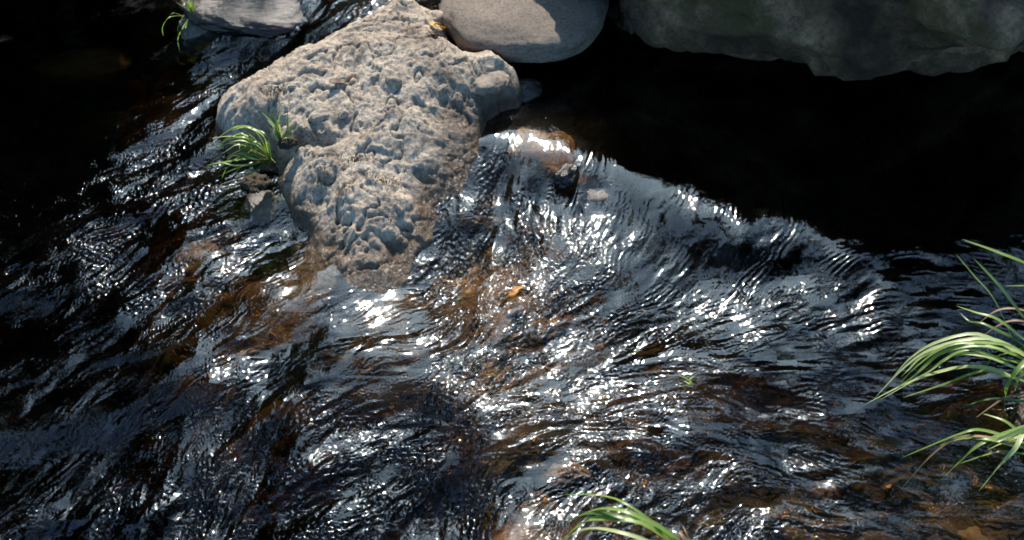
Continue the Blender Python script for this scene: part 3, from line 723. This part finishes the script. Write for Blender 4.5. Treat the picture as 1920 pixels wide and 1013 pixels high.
# tuft in the cleft of the large rock, arching left
base = (508, 300, .0)
bl = []
def fan(base, mids, tip, wd, m): bl.append(([base]+mids+[tip], wd, m))
for tip, mid1, mid2, m in [((398,268,.02),(470,240,.10),(430,243,.08),L_),((392,290,.01),(462,258,.09),(425,264,.07),G),((402,300,.0),(455,272,.08),(425,280,.06),L_),((410,284,.02),(465,262,.085),(438,268,.07),L_),
        ((386,312,-.03),(455,300,.05),(415,303,.03),G),((383,318,-.04),(450,312,.04),(412,306,.025),L_),((412,338,-.04),(462,308,.05),(432,312,.03),G),((425,360,-.05),(470,318,.04),(440,335,.0),D),
        ((415,258,.05),(480,245,.10),(448,240,.09),G),((420,296,.0),(470,276,.07),(445,280,.05),G),((432,245,.07),(488,252,.09),(462,243,.09),L_),((400,278,.02),(470,250,.09),(432,254,.08),G),
        ((440,305,.0),(480,285,.05),(460,287,.04),L_),((465,330,-.02),(492,300,.04),(478,308,.02),D),((470,242,.08),(500,262,.07),(487,247,.08),D),((450,268,.05),(490,270,.07),(470,264,.07),G)]:
    fan(base, [mid1, mid2], tip, .0068*random.uniform(.8, 1.25), m)
for k in range(12):
    t = random.random(); tx = 395+60*random.random(); ty = 250+90*t
    m1 = (470+random.uniform(-8, 12), ty*.5+140+random.uniform(-6, 6), .08-.05*t); m2 = ((tx+m1[0])/2, (ty+m1[1])/2-8, .07-.05*t)
    fan((508+random.uniform(-10, 8), 303+random.uniform(-6, 6), .0), [m1, m2], (tx, ty, .03-.07*t), .007, random.choice([G, G, L_, D]))
sedge(img(508, 303, 0), bl, 'arching pale green sedge tuft growing from the cleft at the left of the large rock', None)
bl = []
for tip, mid in [((527,188,.15),(528,228,.10)),((494,210,.13),(512,232,.10)),((536,212,.13),(534,240,.08)),((500,222,.10),(515,245,.08)),((548,246,.08),(540,256,.07)),((552,228,.09),(541,250,.07)),
        ((503,236,.09),(515,250,.075)),((514,205,.12),(521,238,.09)),((486,205,.12),(508,224,.10)),((520,222,.11),(522,245,.08)),((540,222,.10),(535,248,.07)),((543,262,.05),(538,264,.05))]:
    bl.append(([(528,272,.03), mid, tip], .0068*random.uniform(.8, 1.2), random.choice([G, G, D, L_])))
sedge(img(528, 272, .03), bl, 'short upright bright green sedge shoots beside the arching tuft on the large rock')
bl = []
for tip, mid in [((340,-8,.12),(352,8,.07)),((356,-16,.15),(358,4,.08)),((370,-6,.12),(364,10,.06)),((378,8,.08),(368,16,.05)),((346,4,.08),(354,14,.05)),((362,-2,.1),(361,12,.06)),((333,6,.06),(348,14,.05))]:
    bl.append(([(362,26,.02), mid, tip], .005, random.choice([G, D])))
sedge(img(362, 26, .02), bl, 'small green sedge tuft at the top edge beside the flat slab')
bl = [([(345,30,.02),(318,32,.06),(308,50,.02),(304,66,-.02)],.004,G),([(352,38,.0),(340,52,.04),(337,75,-.02),(338,98,-.05)],.005,G),([(350,36,.0),(338,46,.05),(334,58,.02)],.004,D),([(345,32,.02),(325,26,.06),(312,40,.03)],.003,G),([(352,36,.0),(346,55,.03),(345,85,-.03)],.004,D)]
sedge(img(350, 36, .0), bl, 'thin drooping sedge blades hanging over dark water at the top left')
# big tuft hanging in from the right edge
bl = []
def bb(m, wd, *pts): bl.append((list(pts), wd, m))
bb(L_, .010, (1955,700,.10),(1912,665,.17),(1850,634,.20),(1760,650,.18),(1700,692,.12),(1640,745,.04))
bb(G, .010, (1960,705,.10),(1915,672,.18),(1840,645,.20),(1765,665,.17),(1710,705,.12),(1665,738,.05))
bb(L_, .009, (1955,690,.10),(1900,650,.18),(1830,626,.20),(1760,640,.18),(1705,672,.13),(1675,705,.08))
bb(G, .008, (1955,695,.10),(1905,655,.20),(1845,638,.215),(1780,648,.20),(1725,680,.15),(1690,722,.08))
bb(L_, .011, (1960,735,.08),(1900,712,.15),(1850,692,.17),(1790,690,.15),(1710,715,.10),(1622,757,.0))
bb(G, .008, (1960,725,.08),(1895,705,.15),(1845,700,.16),(1770,718,.12),(1690,742,.05))
bb(L_, .009, (1960,720,.09),(1900,690,.17),(1840,668,.19),(1790,672,.17),(1740,700,.12),(1655,752,.02))
bb(G, .007, (1950,690,.12),(1880,665,.19),(1820,655,.20),(1770,672,.17),(1720,712,.11))
bb(L_, .006, (1955,680,.12),(1890,655,.2),(1800,640,.2),(1730,668,.15),(1700,690,.12),(1688,712,.09))
bb(G, .009, (1960,660,.12),(1925,640,.16),(1870,605,.20),(1830,588,.20),(1795,570,.18))
bb(D, .008, (1960,680,.12),(1900,640,.17),(1850,610,.18),(1820,600,.17),(1800,590,.16))
bb(B, .006, (1960,600,.14),(1910,580,.2),(1870,586,.19),(1832,612,.15))
bb(B, .006, (1960,625,.12),(1915,600,.18),(1875,606,.17),(1842,630,.13))
bb(D, .011, (1970,640,.10),(1925,595,.19),(1880,535,.25),(1825,485,.27))
bb(G, .013, (1985,540,.10),(1940,503,.18),(1880,478,.23),(1806,452,.26))
bb(G, .004, (1900,640,.10),(1862,562,.19),(1825,520,.23),(1788,478,.25))
bb(G, .006, (1970,545,.12),(1925,538,.16),(1890,536,.17))
bb(G, .011, (1975,690,.10),(1935,672,.17),(1902,692,.18),(1888,740,.12),(1888,795,.03))
bb(G, .008, (1985,700,.10),(1945,680,.17),(1915,700,.17),(1903,740,.11))
bb(D, .008, (1975,760,.08),(1920,757,.12),(1860,760,.12),(1808,766,.09))
bb(D, .006, (1975,640,.1),(1900,660,.16),(1860,675,.14),(1835,700,.10))
sedge(img(1965, 690, .08), bl, 'large pale green sedge tuft arching in from the right edge over rippled water')
bl = []
bb(G, .008, (1985,860,.06),(1920,830,.13),(1850,806,.15),(1790,812,.14),(1690,860,.05))
bb(G, .009, (1985,845,.06),(1915,838,.13),(1860,826,.15),(1800,822,.13),(1760,840,.10))
bb(B, .006, (1960,840,.08),(1880,822,.15),(1810,815,.14),(1745,850,.09),(1694,918,.0))
bb(G, .008, (1980,790,.08),(1920,800,.13),(1845,830,.14),(1800,860,.10),(1755,902,.02))
bb(L_, .010, (1985,800,.08),(1930,812,.14),(1905,845,.14),(1870,885,.09),(1833,928,.0))
bb(D, .011, (1985,800,.08),(1930,805,.14),(1880,822,.15),(1840,838,.13))
bb(L_, .006, (1985,815,.07),(1925,816,.13),(1880,830,.13),(1850,850,.09))
bb(G, .009, (1990,840,.06),(1925,810,.12),(1880,790,.13),(1845,775,.12))
bb(B, .008, (1985,730,.06),(1920,745,.09),(1880,755,.08),(1830,782,.03))
bb(G, .006, (1990,860,.06),(1915,850,.12),(1870,845,.13),(1800,870,.08))
sedge(img(1975, 820, .06), bl, 'lower sedge tuft at the right edge with one long brown withered blade')
bl = []
bb(G, .010, (1330,1075,.16),(1270,1010,.34),(1205,968,.40),(1135,952,.38),(1083,972,.30))
bb(G, .013, (1325,1075,.16),(1260,1020,.33),(1190,985,.38),(1120,978,.35),(1075,990,.28),(1030,1022,.20))
bb(L_, .008, (1320,1075,.16),(1245,1030,.30),(1170,1000,.34),(1100,998,.30),(1045,1020,.22))
bb(G, .005, (1325,1075,.16),(1270,1015,.33),(1195,952,.40),(1125,923,.38),(1060,928,.30))
bb(D, .011, (1330,1080,.16),(1255,1008,.33),(1180,972,.38),(1110,968,.35),(1065,985,.28))
bb(G, .008, (1320,1080,.16),(1255,1035,.28),(1190,1020,.30),(1150,1030,.25))
bb(B, .012, (1360,1080,.14),(1315,1030,.28),(1285,1005,.32),(1272,998,.32))
bb(B, .005, (1330,1080,.14),(1290,1005,.30),(1278,985,.31))
sedge(img(1330, 1075, .16), bl, 'blurred green sedge blades rising into the bottom edge of the frame')
bl = []
bb(G, .006, (1298,722,-.03),(1285,712,.0),(1268,706,.005)); bb(L_, .007, (1298,722,-.03),(1290,714,.0),(1282,716,.002)); bb(G, .006, (1298,722,-.03),(1294,708,.005),(1302,704,.004)); bb(D, .005, (1298,722,-.03),(1276,718,.0),(1262,722,-.01))
sedge(img(1298, 722, -.03), bl, 'tiny green sprig caught in the glittering middle of the current', name='floating_sprig')

# ------------------------------------------------------------------ fallen leaves
def dead_leaf(px, py, pts, wd, mat, label, lift=.012):
    """a curled dry leaf lying on the rock: blade, with a midrib as its part"""
    P = []
    for (x, y, dz) in pts:
        q = on_rock(x, y); P.append(Vector(q)+Vector((0, 0, dz)))
    o = Vector(P[0]); me = blade_mesh([p-o for p in P], wd, 12, .5)
    me.name = 'dead_leaf'; ob = link_mesh('dead_leaf', me, mat); ob.location = o; tag(ob, label, 'leaf')
    rib = blade_mesh([p-o+Vector((0, 0, .0012)) for p in P], wd*.07, 12, .0); link_mesh('midrib', rib, mat, ob)
    s = ob.modifiers.new('thickness', 'SOLIDIFY'); s.thickness = .0008
M_yel = leaf_mat('yellow_dead_leaf', (.55, .34, .07), (.70, .48, .12), .5, .3)
M_brn_ = None
M_brn = leaf_mat('brown_dead_leaf', (.05, .03, .02), (.12, .065, .035), .6, .1)
dead_leaf(0, 0, [(808,50,.014),(820,58,.018),(832,62,.018),(846,70,.014)], .016, M_yel, 'yellow dead leaf on the large rock where the grey boulder rests')
dead_leaf(0, 0, [(806,64,.004),(816,68,.006),(830,71,.004)], .016, M_brn, 'rust brown dead leaf tucked just under the yellow one')
dead_leaf(0, 0, [(618,158,.008),(634,162,.012),(650,159,.012),(664,152,.014)], .022, M_brn, 'curled dark brown dead leaf lying on top of the large rock')

# ------------------------------------------------------------------ stones under the water and debris
M_amber = rock_mat('amber_stone', [(.3, (.055, .028, .012)), (.55, (.16, .078, .027)), (.75, (.28, .14, .045))], 14, .6, .004)
def under(px, py, d, r, rot, mat, seed, label):
    p = img(px, py); z = float(rbf(LEVEL, np.array([p[0]]), np.array([p[1]]), .13)[0])
    o = rock('submerged_stone', (p[0], p[1], z-d-r[2]), r, rot, mat, seed, .14, 1.4, .02, 5)
    tag(o, label, 'stone')
for a in [(930,352,.012,(.045,.03,.03),.2,M_amber,401,'reddish brown stone under the first smooth tongue of the rapid'),
 (1005,318,.012,(.04,.03,.03),.7,M_ochre,402,'brown stone just under water where the pool spills over'),
 (888,385,.015,(.035,.03,.02),.1,M_ochre,403,'small brown stone under ripples beside the large rock'),
 (968,545,.004,(.022,.018,.02),.5,M_amber,404,'small orange stone nearly breaking the surface in the middle of the rapid'),
 (1060,575,.012,(.05,.03,.03),.3,M_ochre,405,'brown slab like stone under the streaming middle current'),
 (470,612,.02,(.05,.045,.04),.4,M_amber,406,'orange stone glowing under the sunlit water left of the rapid'),
 (352,405,.05,(.08,.06,.05),.4,M_ochre,407,'broad rusty stone under the left channel'),
 (965,985,.012,(.11,.07,.06),.9,M_amber,408,'broad orange rock under shallow water at the bottom edge'),
 (1560,862,.035,(.035,.028,.03),.2,M_amber,409,'orange stone under fine ripples at the lower right'),
 (1060,835,.012,(.06,.04,.05),.1,M_ochre,410,'brown stone below the dark fold of water near the bottom'),
 (1850,960,.045,(.08,.06,.05),.1,M_ochre,411,'brown stone under water in the bottom right corner'),
 (190,95,.17,(.13,.07,.05),.1,M_dark,412,'large dark rounded stone under still water at the top left'),
 (130,18,.10,(.14,.08,.05),.2,M_dark,413,'dark stone barely showing in the top left corner')]: under(*a)
# dark root mat that holds the sedge
M_root = rock_mat('root_mat', [(.3, (.02, .014, .008)), (.6, (.06, .042, .022)), (.8, (.12, .08, .04))], 30, .9, .006)
for i, (px, py, r, lab) in enumerate([(515,312,(.035,.03,.02),'dark clod of roots and soil under the arching sedge'),(540,268,(.022,.016,.012),'small brown root mat at the foot of the upright sedge shoots'),(480,345,(.03,.035,.02),'wet dark root mass hanging below the sedge at the waterline')]):
    z = max(zr(*img(px, py)[:2]), -.06); p = img(px, py, z); o = rock('root_clod', tuple(p), r, .4*i, M_root, 500+i, .35, 2.5, .08, 5); tag(o, lab, 'soil')
M_moss = leaf_mat('dry_moss', (.05, .035, .015), (.13, .09, .035), .9, .1)
def moss(px, py, n, sx, sy, label):
    c = Vector(on_rock(px, py)); V = []; F = []
    for i in range(n):
        x, y = c.x+random.gauss(0, sx), c.y+random.gauss(0, sy); z = zr(x, y)
        d = Vector((random.gauss(0, 1), random.gauss(0, 1), random.random()*1.2)).normalized()*random.uniform(.004, .010); s = Vector((d.y, -d.x, 0)).normalized()*.0011
        b = Vector((x, y, z-.001))-c; k = len(V); V += [tuple(b-s), tuple(b+s), tuple(b+d*.6+s*.8), tuple(b+d), tuple(b+d*.6-s*.8)]; F.append((k, k+1, k+2, k+3, k+4))
    me = bpy.data.meshes.new('moss_patch'); me.from_pydata(V, [], F); o = link_mesh('moss_patch', me, M_moss); o.location = c; tag(o, label, 'moss', kind='stuff')
moss(603,330,150,.012,.012,'dark dry moss patch on the lower left of the large rock')
moss(575,262,220,.030,.007,'strip of brown moss lying in the crack right of the sedge')
moss(668,300,130,.016,.008,'thin yellowish moss smear in the middle of the large rock')
moss(518,170,160,.012,.016,'dark moss line above the upright sedge shoots')
moss(722,340,150,.018,.010,'brown moss tufts along the front right hollow of the large rock')
moss(640,362,90,.010,.008,'small brown moss tuft above the smooth lip of the large rock')

T('stone', 1995, 800, -.05, (.10, .13, .07), .2, M_deepdark, 601, 'dark wet rock at the right edge that the sedge tufts grow from', 'stone', amp=.3, fine=.05, sub=6)

c = Vector(img(968, 545, -.045)); P = [Vector(img(*q))-c for q in ((955,552,-.042),(964,546,-.036),(972,541,-.036),(981,536,-.044))]
M_or = leaf_mat('orange_dead_leaf', (.45, .17, .03), (.60, .28, .06), .45, .3)
me = blade_mesh(P, .02, 12, .4); me.name = 'dead_leaf'; ob = link_mesh('dead_leaf', me, M_or); ob.location = c
tag(ob, 'small orange dead leaf held in the middle of the glittering rapid', 'leaf'); link_mesh('midrib', blade_mesh([p+Vector((0, 0, .001)) for p in P], .0014, 12, 0), M_or, ob)
